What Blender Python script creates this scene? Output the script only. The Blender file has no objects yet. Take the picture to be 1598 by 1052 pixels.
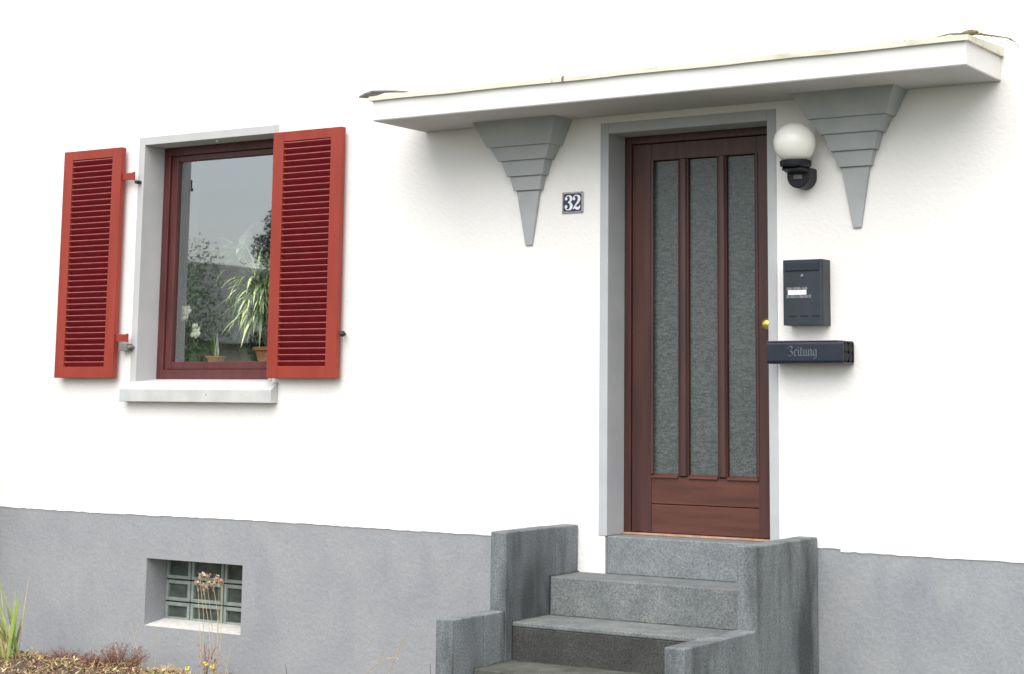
import bpy, bmesh, math, random
from math import sin, cos, pi, radians
from mathutils import Vector, Matrix
random.seed(7)
S = bpy.context.scene
COL = S.collection

# ------------------------------------------------------------------ camera
cam_d = bpy.data.cameras.new('camera'); cam = bpy.data.objects.new('camera', cam_d); COL.objects.link(cam)
CAM = Vector((4.620, -7.6706, 0.7176))
R3 = Vector((0.8519848, 0.5235337, 0.0058621)); U3 = Vector((0.0670968, -0.1202821, 0.9904697)); FW = Vector((-0.5192494, 0.8434718, 0.1376060))
M = Matrix((R3, U3, -FW)).transposed().to_4x4(); M.translation = CAM
cam.matrix_world = M
FPX = 2740.64; CXP = 923.80; CYP = 229.09
cam_d.sensor_width = 36; cam_d.sensor_fit = 'HORIZONTAL'
cam_d.lens = FPX/1598*36
cam_d.shift_x = (799-CXP)/1598; cam_d.shift_y = (CYP-526)/1598
cam_d.clip_start = .05; cam_d.clip_end = 1000
S.camera = cam
def at(x, y, Y=0.0):
    "the point of the plane y=Y that stands where the photograph has pixel (x, y)"
    d = FW + R3*((x-CXP)/FPX) - U3*((y-CYP)/FPX)
    return CAM + d*((Y-CAM.y)/d.y)

# ------------------------------------------------------------------ sky, sun, exposure
SUN_EL, SUN_AZ = radians(56), radians(22)      # azimuth from -Y towards -X
w = bpy.data.worlds.new('World'); S.world = w; w.use_nodes = True
nt = w.node_tree; nt.nodes.clear()
sky = nt.nodes.new('ShaderNodeTexSky'); sky.sky_type = 'NISHITA'; sky.sun_disc = False
sky.sun_elevation = SUN_EL; sky.sun_rotation = radians(180) - SUN_AZ
sky.air_density = 1.2; sky.dust_density = 1.5; sky.ozone_density = 1.0
hs = nt.nodes.new('ShaderNodeHueSaturation'); hs.inputs['Saturation'].default_value = .32
bg = nt.nodes.new('ShaderNodeBackground'); bg.inputs['Strength'].default_value = .095
wo = nt.nodes.new('ShaderNodeOutputWorld')
nt.links.new(sky.outputs[0], hs.inputs['Color']); nt.links.new(hs.outputs[0], bg.inputs['Color']); nt.links.new(bg.outputs[0], wo.inputs['Surface'])
sl = bpy.data.lights.new('sun', 'SUN'); sl.energy = 1.5; sl.angle = radians(75); sl.color = (1, .955, .90)
so = bpy.data.objects.new('sun', sl); COL.objects.link(so)
sd = Vector((sin(SUN_AZ)*cos(SUN_EL), -cos(SUN_AZ)*cos(SUN_EL), sin(SUN_EL)))
so.rotation_euler = sd.to_track_quat('Z', 'Y').to_euler()
S.view_settings.view_transform = 'Standard'; S.view_settings.look = 'None'; S.view_settings.gamma = 1
S.view_settings.exposure = 1.40

# ------------------------------------------------------------------ materials
def _n(t, typ, **k):
    n = t.nodes.new(typ)
    for a, b in k.items(): setattr(n, a, b)
    return n
def mat(name, c1, c2=None, rough=.7, scale=8, stretch=(1,1,1), detail=6, lo=.35, hi=.65, bump=0, bscale=60, bdist=.002,
        fine=0, fscale=300, metallic=0, spec=.5, coat=0, trans=0, c3=None, scale3=3, lo3=.5, hi3=.7, stretch3=(1,1,1), bstretch=(1,1,1)):
    m = bpy.data.materials.new(name); m.use_nodes = True; t = m.node_tree
    b = t.nodes['Principled BSDF']; L = t.links.new
    b.inputs['Roughness'].default_value = rough; b.inputs['Metallic'].default_value = metallic
    b.inputs['Specular IOR Level'].default_value = spec; b.inputs['Coat Weight'].default_value = coat
    g = _n(t, 'ShaderNodeNewGeometry')
    def noise(sc, st, det=6):
        mp = _n(t, 'ShaderNodeMapping'); mp.inputs['Scale'].default_value = st
        L(g.outputs['Position'], mp.inputs['Vector'])
        n = _n(t, 'ShaderNodeTexNoise'); n.inputs['Scale'].default_value = sc; n.inputs['Detail'].default_value = det
        L(mp.outputs[0], n.inputs['Vector']); return n.outputs['Fac']
    def ramp(f, lo, hi):
        r = _n(t, 'ShaderNodeMapRange'); r.inputs['From Min'].default_value = lo; r.inputs['From Max'].default_value = hi
        L(f, r.inputs['Value']); return r.outputs['Result']
    def mix(f, a, b_, bt='MIX'):
        x = _n(t, 'ShaderNodeMix', data_type='RGBA', blend_type=bt)
        if isinstance(f, float): x.inputs['Factor'].default_value = f
        else: L(f, x.inputs['Factor'])
        for s, i in ((a, 6), (b_, 7)):
            if isinstance(s, tuple): x.inputs[i].default_value = (*s, 1)
            else: L(s, x.inputs[i])
        return x.outputs[2]
    c = c1
    if c2: c = mix(ramp(noise(scale, stretch, detail), lo, hi), c1, c2)
    if c3: c = mix(ramp(noise(scale3, stretch3), lo3, hi3), c, c3)
    if fine:
        v = ramp(noise(fscale, (1,1,1), 2), .3, .7)
        k = mix(v, (1-fine,)*3, (1+fine,)*3)
        if isinstance(c, tuple): c = mix(1.0, c, k, 'MULTIPLY')
        else: c = mix(1.0, c, k, 'MULTIPLY')
    if isinstance(c, tuple): b.inputs['Base Color'].default_value = (*c, 1)
    else: L(c, b.inputs['Base Color'])
    if bump:
        bn = _n(t, 'ShaderNodeBump'); bn.inputs['Strength'].default_value = bump; bn.inputs['Distance'].default_value = bdist
        L(noise(bscale, bstretch, 4), bn.inputs['Height']); L(bn.outputs[0], b.inputs['Normal'])
    if trans:
        b.inputs['Transmission Weight'].default_value = trans
    return m
def glass_mat(name, tint=(.90,.95,.93), refl=.33):
    m = bpy.data.materials.new(name); m.use_nodes = True; t = m.node_tree; t.nodes.clear(); L = t.links.new
    o = _n(t, 'ShaderNodeOutputMaterial'); mx = _n(t, 'ShaderNodeMixShader')
    tr = _n(t, 'ShaderNodeBsdfTransparent'); tr.inputs[0].default_value = (*tint, 1)
    gl = _n(t, 'ShaderNodeBsdfGlossy'); gl.inputs['Roughness'].default_value = .015; gl.inputs[0].default_value = (.93,.98,1,1)
    lw = _n(t, 'ShaderNodeLayerWeight'); lw.inputs['Blend'].default_value = .5
    pw = _n(t, 'ShaderNodeMath', operation='POWER'); pw.inputs[1].default_value = 4; L(lw.outputs['Facing'], pw.inputs[0])
    fr = _n(t, 'ShaderNodeMath', operation='MULTIPLY_ADD'); fr.inputs[1].default_value = 1-refl; fr.inputs[2].default_value = refl; L(pw.outputs[0], fr.inputs[0])
    g = _n(t, 'ShaderNodeNewGeometry'); n = _n(t, 'ShaderNodeTexNoise'); n.inputs['Scale'].default_value = 2.2; n.inputs['Detail'].default_value = 1
    b = _n(t, 'ShaderNodeBump'); b.inputs['Strength'].default_value = .035; b.inputs['Distance'].default_value = .02
    L(g.outputs['Position'], n.inputs['Vector']); L(n.outputs['Fac'], b.inputs['Height']); L(b.outputs[0], gl.inputs['Normal'])
    L(fr.outputs[0], mx.inputs[0]); L(tr.outputs[0], mx.inputs[1]); L(gl.outputs[0], mx.inputs[2]); L(mx.outputs[0], o.inputs[0])
    return m
MT = dict(
 wall=mat('white_render', (.81,.785,.76), (.85,.83,.81), .92, 1.2, bump=.4, bscale=45, bdist=.006, fine=.03, c3=(.76,.74,.70), scale3=2.5, lo3=.62, hi3=.8),
 plinth=mat('grey_plinth_paint', (.272,.284,.300), (.300,.308,.318), .85, 3.5, bump=.45, bscale=38, bdist=.006, fine=.08, fscale=120, c3=(.245,.258,.280), scale3=3.4, lo3=.52, hi3=.72, stretch3=(1,1,.55)),
 trim=mat('pale_grey_paint', (.455,.462,.462), (.50,.50,.495), .75, 5, bump=.2, bscale=50, bdist=.002, fine=.03),
 dtrim=mat('grey_paint', (.405,.415,.43), (.45,.46,.47), .75, 5, bump=.2, bscale=50, bdist=.002, fine=.04),
 sill=mat('sill_paint', (.46,.47,.465), (.54,.54,.525), .75, 9, bump=.3, bscale=60, bdist=.002, c3=(.25,.24,.16), scale3=9, lo3=.70, hi3=.74),
 bracket=mat('bracket_grey', (.34,.355,.36), (.39,.40,.405), .85, 6, bump=.3, bscale=120, bdist=.0015, fine=.05),
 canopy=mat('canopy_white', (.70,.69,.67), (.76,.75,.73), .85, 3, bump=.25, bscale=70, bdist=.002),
 soffit_shade=mat('shade_grey_soffit', (.50,.49,.475), (.46,.45,.435), .9, 3, bump=.3, bscale=60, bdist=.002),
 flash=mat('aged_flashing', (.66,.63,.53), (.50,.46,.34), .6, 14, stretch=(.5,1,1), lo=.5, hi=.75),
 tin=mat('weathered_tin', (.16,.14,.11), (.26,.23,.18), .6, 30, metallic=.3),
 red=mat('red_shutter_paint', (.262,.036,.023), (.30,.044,.029), .38, 9, bump=.12, bscale=160, bdist=.001, stretch=(1,1,.3), spec=.3),
 slat=mat('crimson_slat_paint', (.25,.016,.026), (.29,.024,.032), .5, 18),
 slatlip_highlight=mat('slat_edge_highlight', (.42,.12,.11), (.34,.07,.07), .6, 40),
 wood=mat('mahogany_window_wood', (.105,.026,.024), (.070,.018,.018), .42, 26, stretch=(1,1,.12), fine=.06),
 woodh=mat('mahogany_rail_wood', (.135,.036,.030), (.095,.026,.024), .42, 26, stretch=(.12,1,1), fine=.06),
 door=mat('door_mahogany', (.076,.026,.020), (.040,.015,.013), .45, 22, stretch=(1,1,.08), fine=.08, bump=.1, bscale=120, bstretch=(1,1,.1)),
 doorpanel=mat('door_panel_mahogany', (.115,.037,.024), (.070,.023,.017), .45, 22, stretch=(.1,1,1), fine=.08),
 strip=mat('worn_wood_strip', (.48,.30,.20), (.36,.20,.13), .6, 20),
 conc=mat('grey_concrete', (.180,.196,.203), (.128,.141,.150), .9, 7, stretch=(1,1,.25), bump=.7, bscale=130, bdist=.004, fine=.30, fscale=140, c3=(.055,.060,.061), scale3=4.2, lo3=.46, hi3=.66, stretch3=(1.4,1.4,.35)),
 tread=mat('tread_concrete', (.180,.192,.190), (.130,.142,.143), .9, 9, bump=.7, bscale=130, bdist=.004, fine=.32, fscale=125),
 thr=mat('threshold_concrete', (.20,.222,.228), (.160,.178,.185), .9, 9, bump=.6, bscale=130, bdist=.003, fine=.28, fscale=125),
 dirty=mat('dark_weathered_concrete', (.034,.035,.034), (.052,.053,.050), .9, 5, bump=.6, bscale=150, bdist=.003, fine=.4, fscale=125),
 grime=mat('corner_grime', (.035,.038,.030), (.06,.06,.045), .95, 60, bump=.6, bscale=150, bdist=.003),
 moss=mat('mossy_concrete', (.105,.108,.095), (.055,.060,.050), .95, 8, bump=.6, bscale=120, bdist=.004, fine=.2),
 box=mat('anthracite_lacquer', (.015,.022,.031), (.021,.028,.038), .5, 10, fine=.15, fscale=200),
 navy=mat('dark_blue_steel', (.006,.011,.024), (.010,.015,.030), .42, 12),
 lip=mat('grey_edge_paint', (.16,.155,.15), (.22,.21,.2), .6, 15),
 black=mat('black_plastic', (.007,.008,.013), None, .42, spec=.3),
 slot=mat('black_slot', (.004,.004,.006), None, .8),
 opal=mat('opal_globe', (.88,.87,.81), (.84,.82,.75), .25, 5),
 paper=mat('white_label', (.80,.80,.80), None, .6),
 scuff=mat('scuffed_sticker', (.20,.22,.25), (.06,.07,.085), .7, 120, lo=.4, hi=.6),
 enamel=mat('blue_enamel', (.008,.010,.045), (.012,.014,.06), .2, 20),
 enrim=mat('enamel_rim', (.42,.41,.42), (.30,.28,.26), .4, 60, c3=(.10,.075,.05), scale3=40, lo3=.62, hi3=.7),
 digit=mat('white_enamel', (.80,.81,.84), None, .3),
 text=mat('pale_lettering', (.10,.125,.15), None, .5),
 brass=mat('brass', (.85,.58,.12), (.75,.5,.1), .28, 20, metallic=.85),
 iron=mat('dark_iron', (.03,.03,.035), (.06,.055,.05), .5, 40, metallic=.5),
 stonegrey=mat('grey_hinge_block', (.22,.21,.20), (.14,.13,.12), .8, 40),
 obscure=mat('obscure_glass', (.100,.114,.108), (.058,.070,.070), .25, 60, stretch=(.6,1,2), bump=.4, bscale=210, bstretch=(.6,1,1.8), bdist=.0025, lo=.35, hi=.65, fine=.35, fscale=190),
 gblockrim=mat('glass_block_rim', (.27,.31,.285), (.20,.24,.22), .3, 20),
 gblock=mat('glass_block_face', (.038,.048,.046), (.085,.10,.092), .18, 14, bump=.4, bscale=30, bdist=.01),
 ledge=mat('white_ledge', (.62,.61,.58), (.50,.49,.46), .9, 30),
 terra=mat('terracotta', (.52,.22,.09), (.44,.17,.07), .8, 20),
 room=mat('room_wallpaper', (.66,.66,.62), (.58,.58,.55), .9, 3),
 roomfloor=mat('room_floor', (.16,.10,.06), (.12,.07,.04), .5, 4),
 curtain=mat('dark_curtain', (.035,.045,.040), (.05,.06,.055), .9, 12),
 leaf_pale=mat('pale_striped_leaf', (.74,.80,.46), (.40,.52,.20), .4, 40, stretch=(1,1,.3)),
 leaf=mat('green_leaf', (.13,.22,.06), (.18,.29,.09), .45, 25),
 leaf_dark=mat('dark_green_leaf', (.02,.045,.022), (.035,.07,.03), .4, 15),
 leaf_silver=mat('silvery_leaf', (.88,.92,.86), (.50,.60,.50), .25, 20),
 petal=mat('white_petal', (.85,.84,.70), None, .6),
 yellow=mat('yellow_petal', (.75,.62,.04), None, .6),
 cane=mat('plant_cane', (.16,.12,.08), (.22,.17,.11), .8, 40),
 straw=mat('dry_straw', (.58,.47,.28), (.44,.32,.17), .8, 60),
 seed=mat('papery_seed_head', (.66,.54,.42), (.52,.38,.28), .8, 50),
 twig=mat('dark_twig', (.07,.05,.04), (.11,.08,.06), .9, 60),
 heath=mat('brown_heather', (.17,.075,.055), (.25,.13,.08), .9, 30),
 blade=mat('iris_blade', (.13,.21,.035), (.30,.33,.09), .5, 12, stretch=(1,1,.4)),
 litter=mat('leaf_litter', (.36,.25,.12), (.17,.11,.06), .9, 30),
 soil=mat('soil', (.07,.05,.035), (.12,.085,.055), .95, 12, bump=.8, bscale=40, bdist=.02),
 lawn=mat('rough_lawn', (.04,.055,.02), (.06,.068,.028), .95, 6, bump=.6, bscale=50, bdist=.02),
 paving=mat('paving', (.115,.112,.107), (.09,.088,.084), .9, 6, bump=.4, bscale=60, bdist=.004, fine=.1),
 asphalt=mat('asphalt', (.05,.05,.052), (.062,.062,.062), .9, 4, fine=.2, fscale=90),
 tile=mat('roof_tile', (.22,.09,.06), (.16,.07,.05), .85, 5),
 slate=mat('grey_slate', (.12,.12,.125), (.09,.09,.095), .7, 5),
 beige=mat('beige_render', (.40,.36,.30), (.44,.40,.34), .9, 3),
 bark=mat('bark', (.09,.07,.05), (.13,.10,.07), .95, 12, bump=.6, bscale=30, bdist=.01),
 stone=mat('pale_stone', (.60,.58,.54), (.5,.48,.44), .9, 10, bump=.4, bscale=30),
 mossg=mat('dry_moss', (.15,.13,.06), (.25,.22,.12), .95, 40),
 glass=glass_mat('window_glass'),
)

# ------------------------------------------------------------------ mesh helpers
class MB:
    def __init__(s): s.v = []; s.f = []; s.m = []; s.cur = 0
    def add(s, vs, fs):
        o = len(s.v); s.v += [tuple(v) for v in vs]; s.f += [tuple(i+o for i in f) for f in fs]; s.m += [s.cur]*len(fs)
        return s
    def box(s, x0, x1, y0, y1, z0, z1):
        return s.add([(x0,y0,z0),(x1,y0,z0),(x1,y1,z0),(x0,y1,z0),(x0,y0,z1),(x1,y0,z1),(x1,y1,z1),(x0,y1,z1)],
            [(0,3,2,1),(4,5,6,7),(0,1,5,4),(1,2,6,5),(2,3,7,6),(3,0,4,7)])
    def hexa(s, b, t):
        "b, t: four corners below and above, counter-clockwise from above"
        return s.add(list(b)+list(t), [(3,2,1,0),(4,5,6,7),(0,1,5,4),(1,2,6,5),(2,3,7,6),(3,0,4,7)])
    def prism(s, prof, x0, x1, axis='x'):
        n = len(prof)
        mk = (lambda a, p: (a, p[0], p[1])) if axis == 'x' else (lambda a, p: (p[0], a, p[1])) if axis == 'y' else (lambda a, p: (p[0], p[1], a))
        return s.add([mk(x0, p) for p in prof]+[mk(x1, p) for p in prof],
            [tuple(range(n)), tuple(range(2*n-1, n-1, -1))]+[(i, n+i, n+(i+1)%n, (i+1)%n) for i in range(n)])
    def tube(s, pts, r, n=6, cap=True):
        pts = [Vector(p) for p in pts]; k = len(pts)
        rr = r if isinstance(r, (list, tuple)) else [r]*k
        vs = []; prev = None
        for i, p in enumerate(pts):
            t = (pts[min(i+1,k-1)]-pts[max(i-1,0)]).normalized()
            a = prev if prev is not None else (Vector((0,0,1)) if abs(t.z) < .9 else Vector((1,0,0)))
            a = (a - t*a.dot(t)).normalized(); prev = a; b = t.cross(a)
            for j in range(n):
                th = 2*pi*j/n; vs.append(p + (a*cos(th)+b*sin(th))*rr[i])
        fs = [(i*n+j, i*n+(j+1)%n, (i+1)*n+(j+1)%n, (i+1)*n+j) for i in range(k-1) for j in range(n)]
        if cap: fs += [tuple(range(n-1,-1,-1)), tuple(range((k-1)*n, k*n))]
        return s.add(vs, fs)
    def lathe(s, c, prof, axis=(0,0,1), n=24, cap=True):
        "prof: (radius, height along the axis)"
        ax = Vector(axis).normalized(); a = Vector((1,0,0)) if abs(ax.x) < .9 else Vector((0,1,0))
        a = (a-ax*a.dot(ax)).normalized(); b = ax.cross(a); c = Vector(c); vs = []
        for r, h in prof:
            for j in range(n): vs.append(c+ax*h+(a*cos(2*pi*j/n)+b*sin(2*pi*j/n))*r)
        k = len(prof)
        fs = [(i*n+j, i*n+(j+1)%n, (i+1)*n+(j+1)%n, (i+1)*n+j) for i in range(k-1) for j in range(n)]
        if cap: fs += [tuple(range(n-1,-1,-1)), tuple(range((k-1)*n, k*n))]
        return s.add(vs, fs)
    def ball(s, c, r, n=20, sq=(1,1,1)):
        c = Vector(c); k = n//2; vs = []
        for i in range(k+1):
            ph = pi*i/k
            for j in range(n): vs.append((c.x+r*sq[0]*sin(ph)*cos(2*pi*j/n), c.y+r*sq[1]*sin(ph)*sin(2*pi*j/n), c.z+r*sq[2]*cos(ph)))
        return s.add(vs, [(i*n+j, (i+1)*n+j, (i+1)*n+(j+1)%n, i*n+(j+1)%n) for i in range(k) for j in range(n)])
    def blade(s, base, direc, length, width, droop, n=7, fold=.15, up=Vector((0,0,1))):
        "a strap leaf: starts along direc and bends down"
        p = Vector(base); d = Vector(direc).normalized(); side = d.cross(up)
        side = side.normalized() if side.length > 1e-3 else Vector((1,0,0))
        vs = []; st = length/n
        for i in range(n+1):
            t = i/n; wd = width*(.55+.9*t if t < .4 else .91*(1-t)/.6+.02)
            nrm = side.cross(d).normalized()
            vs += [p-side*wd*.5, p-nrm*wd*fold, p+side*wd*.5]
            p = p+d*st; d = (d+Vector((0,0,-1))*droop/n).normalized()
        fs = []
        for i in range(n):
            a = i*3; fs += [(a,a+1,a+4,a+3),(a+1,a+2,a+5,a+4)]
        return s.add(vs, fs)
    def build(s, name, mats, parent=None, bevel=0, smooth=False, seg=2, label=None):
        me = bpy.data.meshes.new(name); me.from_pydata(s.v, [], s.f)
        for m in (mats if isinstance(mats, (list, tuple)) else [mats]): me.materials.append(MT[m] if isinstance(m, str) else m)
        for p, mi in zip(me.polygons, s.m): p.material_index = mi
        bm = bmesh.new(); bm.from_mesh(me); 
        if not getattr(s, 'sheet', False): bmesh.ops.recalc_face_normals(bm, faces=bm.faces)
        bm.to_mesh(me); bm.free(); me.update()
        o = bpy.data.objects.new(name, me); COL.objects.link(o)
        if parent: o.parent = parent
        if smooth:
            for p in me.polygons: p.use_smooth = True
        if bevel:
            b = o.modifiers.new('bevel', 'BEVEL'); b.width = bevel; b.segments = seg; b.limit_method = 'ANGLE'; b.angle_limit = radians(40)
        if label: o['label'] = label
        return o
def tag(o, label=None, cat=None, group=None, kind=None):
    if label: o['label'] = label
    if cat: o['category'] = cat
    if group: o['group'] = group
    if kind: o['kind'] = kind
    return o
def thing(name, label, cat, group=None, loc=(0,0,0)):
    o = bpy.data.objects.new(name, None); COL.objects.link(o); o.empty_display_size = .1
    return tag(o, label, cat, group)      # stays at the origin: parts carry world coordinates
def rng(a, b): return random.uniform(a, b)
def wall_panel(mb, x0, x1, z0, z1, y, holes, back, openings=()):
    "wall of real thickness with rectangular holes (hx0,hx1,hz0,hz1); the reveals reach from y to back"
    full = holes; holes = list(holes)+list(openings)
    xs = sorted({x0, x1, *[h[0] for h in holes], *[h[1] for h in holes]}); xs = [x for x in xs if x0 <= x <= x1]
    zs = sorted({z0, z1, *[h[2] for h in holes], *[h[3] for h in holes]}); zs = [z for z in zs if z0 <= z <= z1]
    for i in range(len(xs)-1):
        for j in range(len(zs)-1):
            cx, cz = (xs[i]+xs[i+1])/2, (zs[j]+zs[j+1])/2
            if any(h[0] < cx < h[1] and h[2] < cz < h[3] for h in holes): continue
            a, b, c, d = xs[i], xs[i+1], zs[j], zs[j+1]
            mb.add([(a,y,c),(b,y,c),(b,y,d),(a,y,d)], [(0,1,2,3)]); mb.add([(a,back,c),(b,back,c),(b,back,d),(a,back,d)], [(3,2,1,0)])
    for a, b, c, d in full:
        mb.add([(a,y,c),(b,y,c),(b,y,d),(a,y,d),(a,back,c),(b,back,c),(b,back,d),(a,back,d)], [(0,4,5,1),(1,5,6,2),(2,6,7,3),(3,7,4,0)])

# ------------------------------------------------------------------ key sizes (metres; wall face is y=0, door threshold z=0)
ZG = -.93
WX0, WX1, WZ0, WZ1 = -3.326, -2.268, .765, 2.196       # window opening
DX1, DZ1 = .901, 2.030                                  # door opening
RV = .164                                               # depth of the reveals
BX0, BX1, BZ0, BZ1 = -3.179, -2.422, -.664, -.278      # cellar window
ZP, ZP2 = -.029, -.012
CL0, CL1, CR0, CR1 = -.257, -.165, 1.050, 1.147        # stair cheeks

# ------------------------------------------------------------------ ground
g = MB(); g.sheet = True
g.add([(-300,-300,ZG-.03),(300,-300,ZG-.03),(300,300,ZG-.03),(-300,300,ZG-.03)], [(0,1,2,3)])
tag(g.build('ground', 'lawn'), kind='structure')
def bed_z(x, y):
    return ZG + .11*min(1, max(0, -y/.55))*(1 if x < -2.4 else max(.0, 1-(x+2.4)/1.0)) + .012*sin(x*7)*cos(y*9) + .012*sin(x*17+y*13)
b = MB(); nx, ny = 90, 24; X0, X1, Y0, Y1 = -7.5, -.4, -1.7, .0
vs = []
for i in range(nx+1):
    for j in range(ny+1):
        x = X0+(X1-X0)*i/nx; y = Y0+(Y1-Y0)*j/ny
        vs.append((x, y, bed_z(x, y)-(.08 if j == 0 else 0)))
b.add(vs, [(i*(ny+1)+j, (i+1)*(ny+1)+j, (i+1)*(ny+1)+j+1, i*(ny+1)+j+1) for i in range(nx) for j in range(ny)]); b.sheet = True
tag(b.build('garden_bed', 'soil', smooth=True), kind='structure')
p = MB(); random.seed(3)
for i in range(5):
    for j in range(13):
        x = -.42+i*.42; y = -1.26-(j+1)*.42
        p.box(x+.004, x+.414, y+.004, y+.414, ZG-.06, ZG-.006+rng(-.002,.002))
tag(p.build('path', 'paving', bevel=.004), kind='structure')
p = MB(); p.box(-60, 60, -9.4, -6.75, ZG-.2, ZG-.012); p.box(-60, 60, -9.53, -9.404, ZG-.2, ZG-.004)
tag(p.build('pavement', 'paving', bevel=.01), kind='structure')
p = MB(); p.sheet = True; p.add([(-60,-15.5,ZG-.02),(60,-15.5,ZG-.02),(60,-9.53,ZG-.02),(-60,-9.53,ZG-.02)], [(0,1,2,3)])
tag(p.build('road', 'asphalt'), kind='structure')

# ------------------------------------------------------------------ the house
house = thing('house', 'white rendered house with grey plinth, red shutters and a mahogany front door', 'house')
HX0, HX1, HY1, HZ1 = -8.5, 5.6, 9.0, 5.6
TH = .34
# white render, its lower edge brushed unevenly just proud of the plinth
m = MB()
holes = [(WX0-.012, WX1+.012, WZ0-.012, WZ1+.012), (-.012, DX1+.012, -.19, DZ1+.012)]
wall_panel(m, HX0, HX1, .02, HZ1, 0, [(holes[0])], TH, [(-.012, DX1+.012, .0, DZ1+.012)])
for a, bb in ((CL0+.03, -.012), (DX1+.012, CR1-.03)):
    m.box(a, bb, 0, .2, -.30, .02)
random.seed(11)
def edge_strip(xa, xb, zb):
    n = int((xb-xa)/.035); pv = None
    for i in range(n+1):
        x = xa+(xb-xa)*i/n; z = zb+rng(-.0025,.0025)+.003*sin(x*2.1)
        if pv: m.hexa([(pv[0],0,pv[1]),(x,0,z),(x,.02,z),(pv[0],.02,pv[1])], [(pv[0],0,.0199),(x,0,.0199),(x,.02,.0199),(pv[0],.02,.0199)])
        pv = (x, z)
edge_strip(HX0, CL0+.03, ZP); edge_strip(CR1-.03, 1.26, ZP2+.009); edge_strip(1.26, HX1, ZP2-.001)
m.box(HX0, HX0+TH, TH, HY1, ZG-.2, HZ1); m.box(HX1-TH, HX1, TH, HY1, ZG-.2, HZ1); m.box(HX0+TH, HX1-TH, HY1-TH, HY1, ZG-.2, HZ1)
# small chips and blisters in the render
m.build('wall', 'wall', house)
m = MB(); wall_panel(m, HX0, CL0+.03, ZG-.2, -.02, .004, [(BX0, BX1, BZ0, BZ1)], TH); 
wall_panel(m, CR1-.03, HX1, ZG-.2, .012, .004, [], TH)
m.build('plinth', 'plinth', house)
m = MB()   # gable roof
m.prism([(-.6, HZ1-.15), (HY1/2, HZ1+3.6), (HY1+.6, HZ1-.15), (HY1+.6, HZ1-.02), (HY1/2, HZ1+3.78), (-.6, HZ1-.02)], HX0-.3, HX1+.3)
rf = m.build('roof', 'tile', house)
m = MB(); m.box(-1.2, -.6, 5.4, 6.0, HZ1+2, HZ1+4.6); m.box(-1.24, -.56, 5.36, 6.04, HZ1+4.6, HZ1+4.7); m.build('chimney', 'beige', rf)
m = MB(); m.add([(HX0+.1,0.1,HZ1-.2),(HX1-.1,.1,HZ1-.2),(HX1-.1,HY1-.1,HZ1-.2),(HX0+.1,HY1-.1,HZ1-.2)], [(0,1,2,3)]); m.build('attic_floor', 'beige', house)

# door surround: a flat band proud of the wall and the painted reveal behind it
def surround(name, x0, x1, z0, z1, band, ztop, rv, material, band2=None):
    m = MB(); y0 = -.004
    m.box(x0-band, x0, y0, rv, z0, ztop); m.box(x1, x1+(band2 or band), y0, rv, z0, ztop); m.box(x0, x1, y0, rv, z1, ztop)
    return m.build(name, material, house, bevel=.003)
surround('door_surround', 0, DX1, .0, DZ1, .049, 2.085, .30, 'dtrim')
surround('window_surround', WX0, WX1, WZ0-.02, WZ1, .049, 2.246, .30, 'trim', .026)
# threshold block
m = MB(); m.box(.001, DX1-.001, -.003, .33, -.185, 0); m.build('threshold', 'thr', house, bevel=.006, label='grey concrete threshold block under the front door')

# ---- front door
YD = RV
def dz(px, py, Y): return at(px, py, Y).z
d = MB()
PZ0, PZ1 = .315, 1.884
panes = [(.170, .296), (.383, .520), (.601, .745)]
xs = [.006, .170-.014, .296+.014, .383-.014, .520+.014, .601-.014, .745+.014, DX1-.006]
# frame casing round the leaf
d.box(.001, .040, YD-.004, YD+.07, 0.012, DZ1-.001); d.box(DX1-.040, DX1-.001, YD-.004, YD+.07, .012, DZ1-.001); d.box(.040, DX1-.040, YD-.004, YD+.07, DZ1-.04, DZ1-.001)
door = d.build('front_door', 'door', house, bevel=.003, label='mahogany front door with three tall obscure glass strips')
d = MB()
YL = YD+.006
d.box(.043, xs[1], YL, YL+.05, .014, DZ1-.043); d.box(xs[6], DX1-.043, YL, YL+.05, .014, DZ1-.043)
d.box(xs[1], xs[6], YL+.0015, YL+.05, PZ1+.014, DZ1-.043)
d.box(xs[2], xs[3], YL+.003, YL+.05, PZ0-.02, PZ1+.014); d.box(xs[4], xs[5], YL+.003, YL+.05, PZ0-.02, PZ1+.014)
d.build('door_leaf', 'door', door, bevel=.003)
d = MB(); zsplit = .155
d.box(xs[1], xs[6], YL+.0035, YL+.05, .014, zsplit-.002); d.box(xs[1], xs[6], YL+.0035, YL+.05, zsplit+.002, PZ0-.022)
d.build('bottom_panel', 'doorpanel', door, bevel=.002)
d = MB()
def half_round(mb, xc, hw, z0, z1, yb, depth):
    n = 8; pr = [(xc-hw*cos(pi*i/n), yb-depth*sin(pi*i/n)) for i in range(n+1)]
    mb.prism(pr, z0, z1, 'z')
for a, bb in panes:       # rounded mouldings down both sides of each pane
    if a < .2: half_round(d, a-.012, .011, PZ0-.010, PZ1+.014, YL+.004, .010)
    if bb > .7: half_round(d, bb+.012, .011, PZ0-.010, PZ1+.014, YL+.004, .010)
for xc in ((.310+.369)/2, (.534+.587)/2): half_round(d, xc, .024, PZ0-.015, PZ1+.012, YL+.004, .018)
d.build('moulding', 'door', door, smooth=False)
for a, bb in panes:
    d = MB(); d.box(a-.012, bb+.012, YL+.022, YL+.030, PZ0-.02, PZ1+.01); d.build('pane', 'obscure', door)
    d = MB(); d.prism([(YL+.021, PZ0-.008), (YL-.008, PZ0-.022), (YL-.008, PZ0-.030), (YL+.021, PZ0-.030)], a-.014, bb+.014); d.build('drip_ledge', 'doorpanel', door, bevel=.002)
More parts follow.
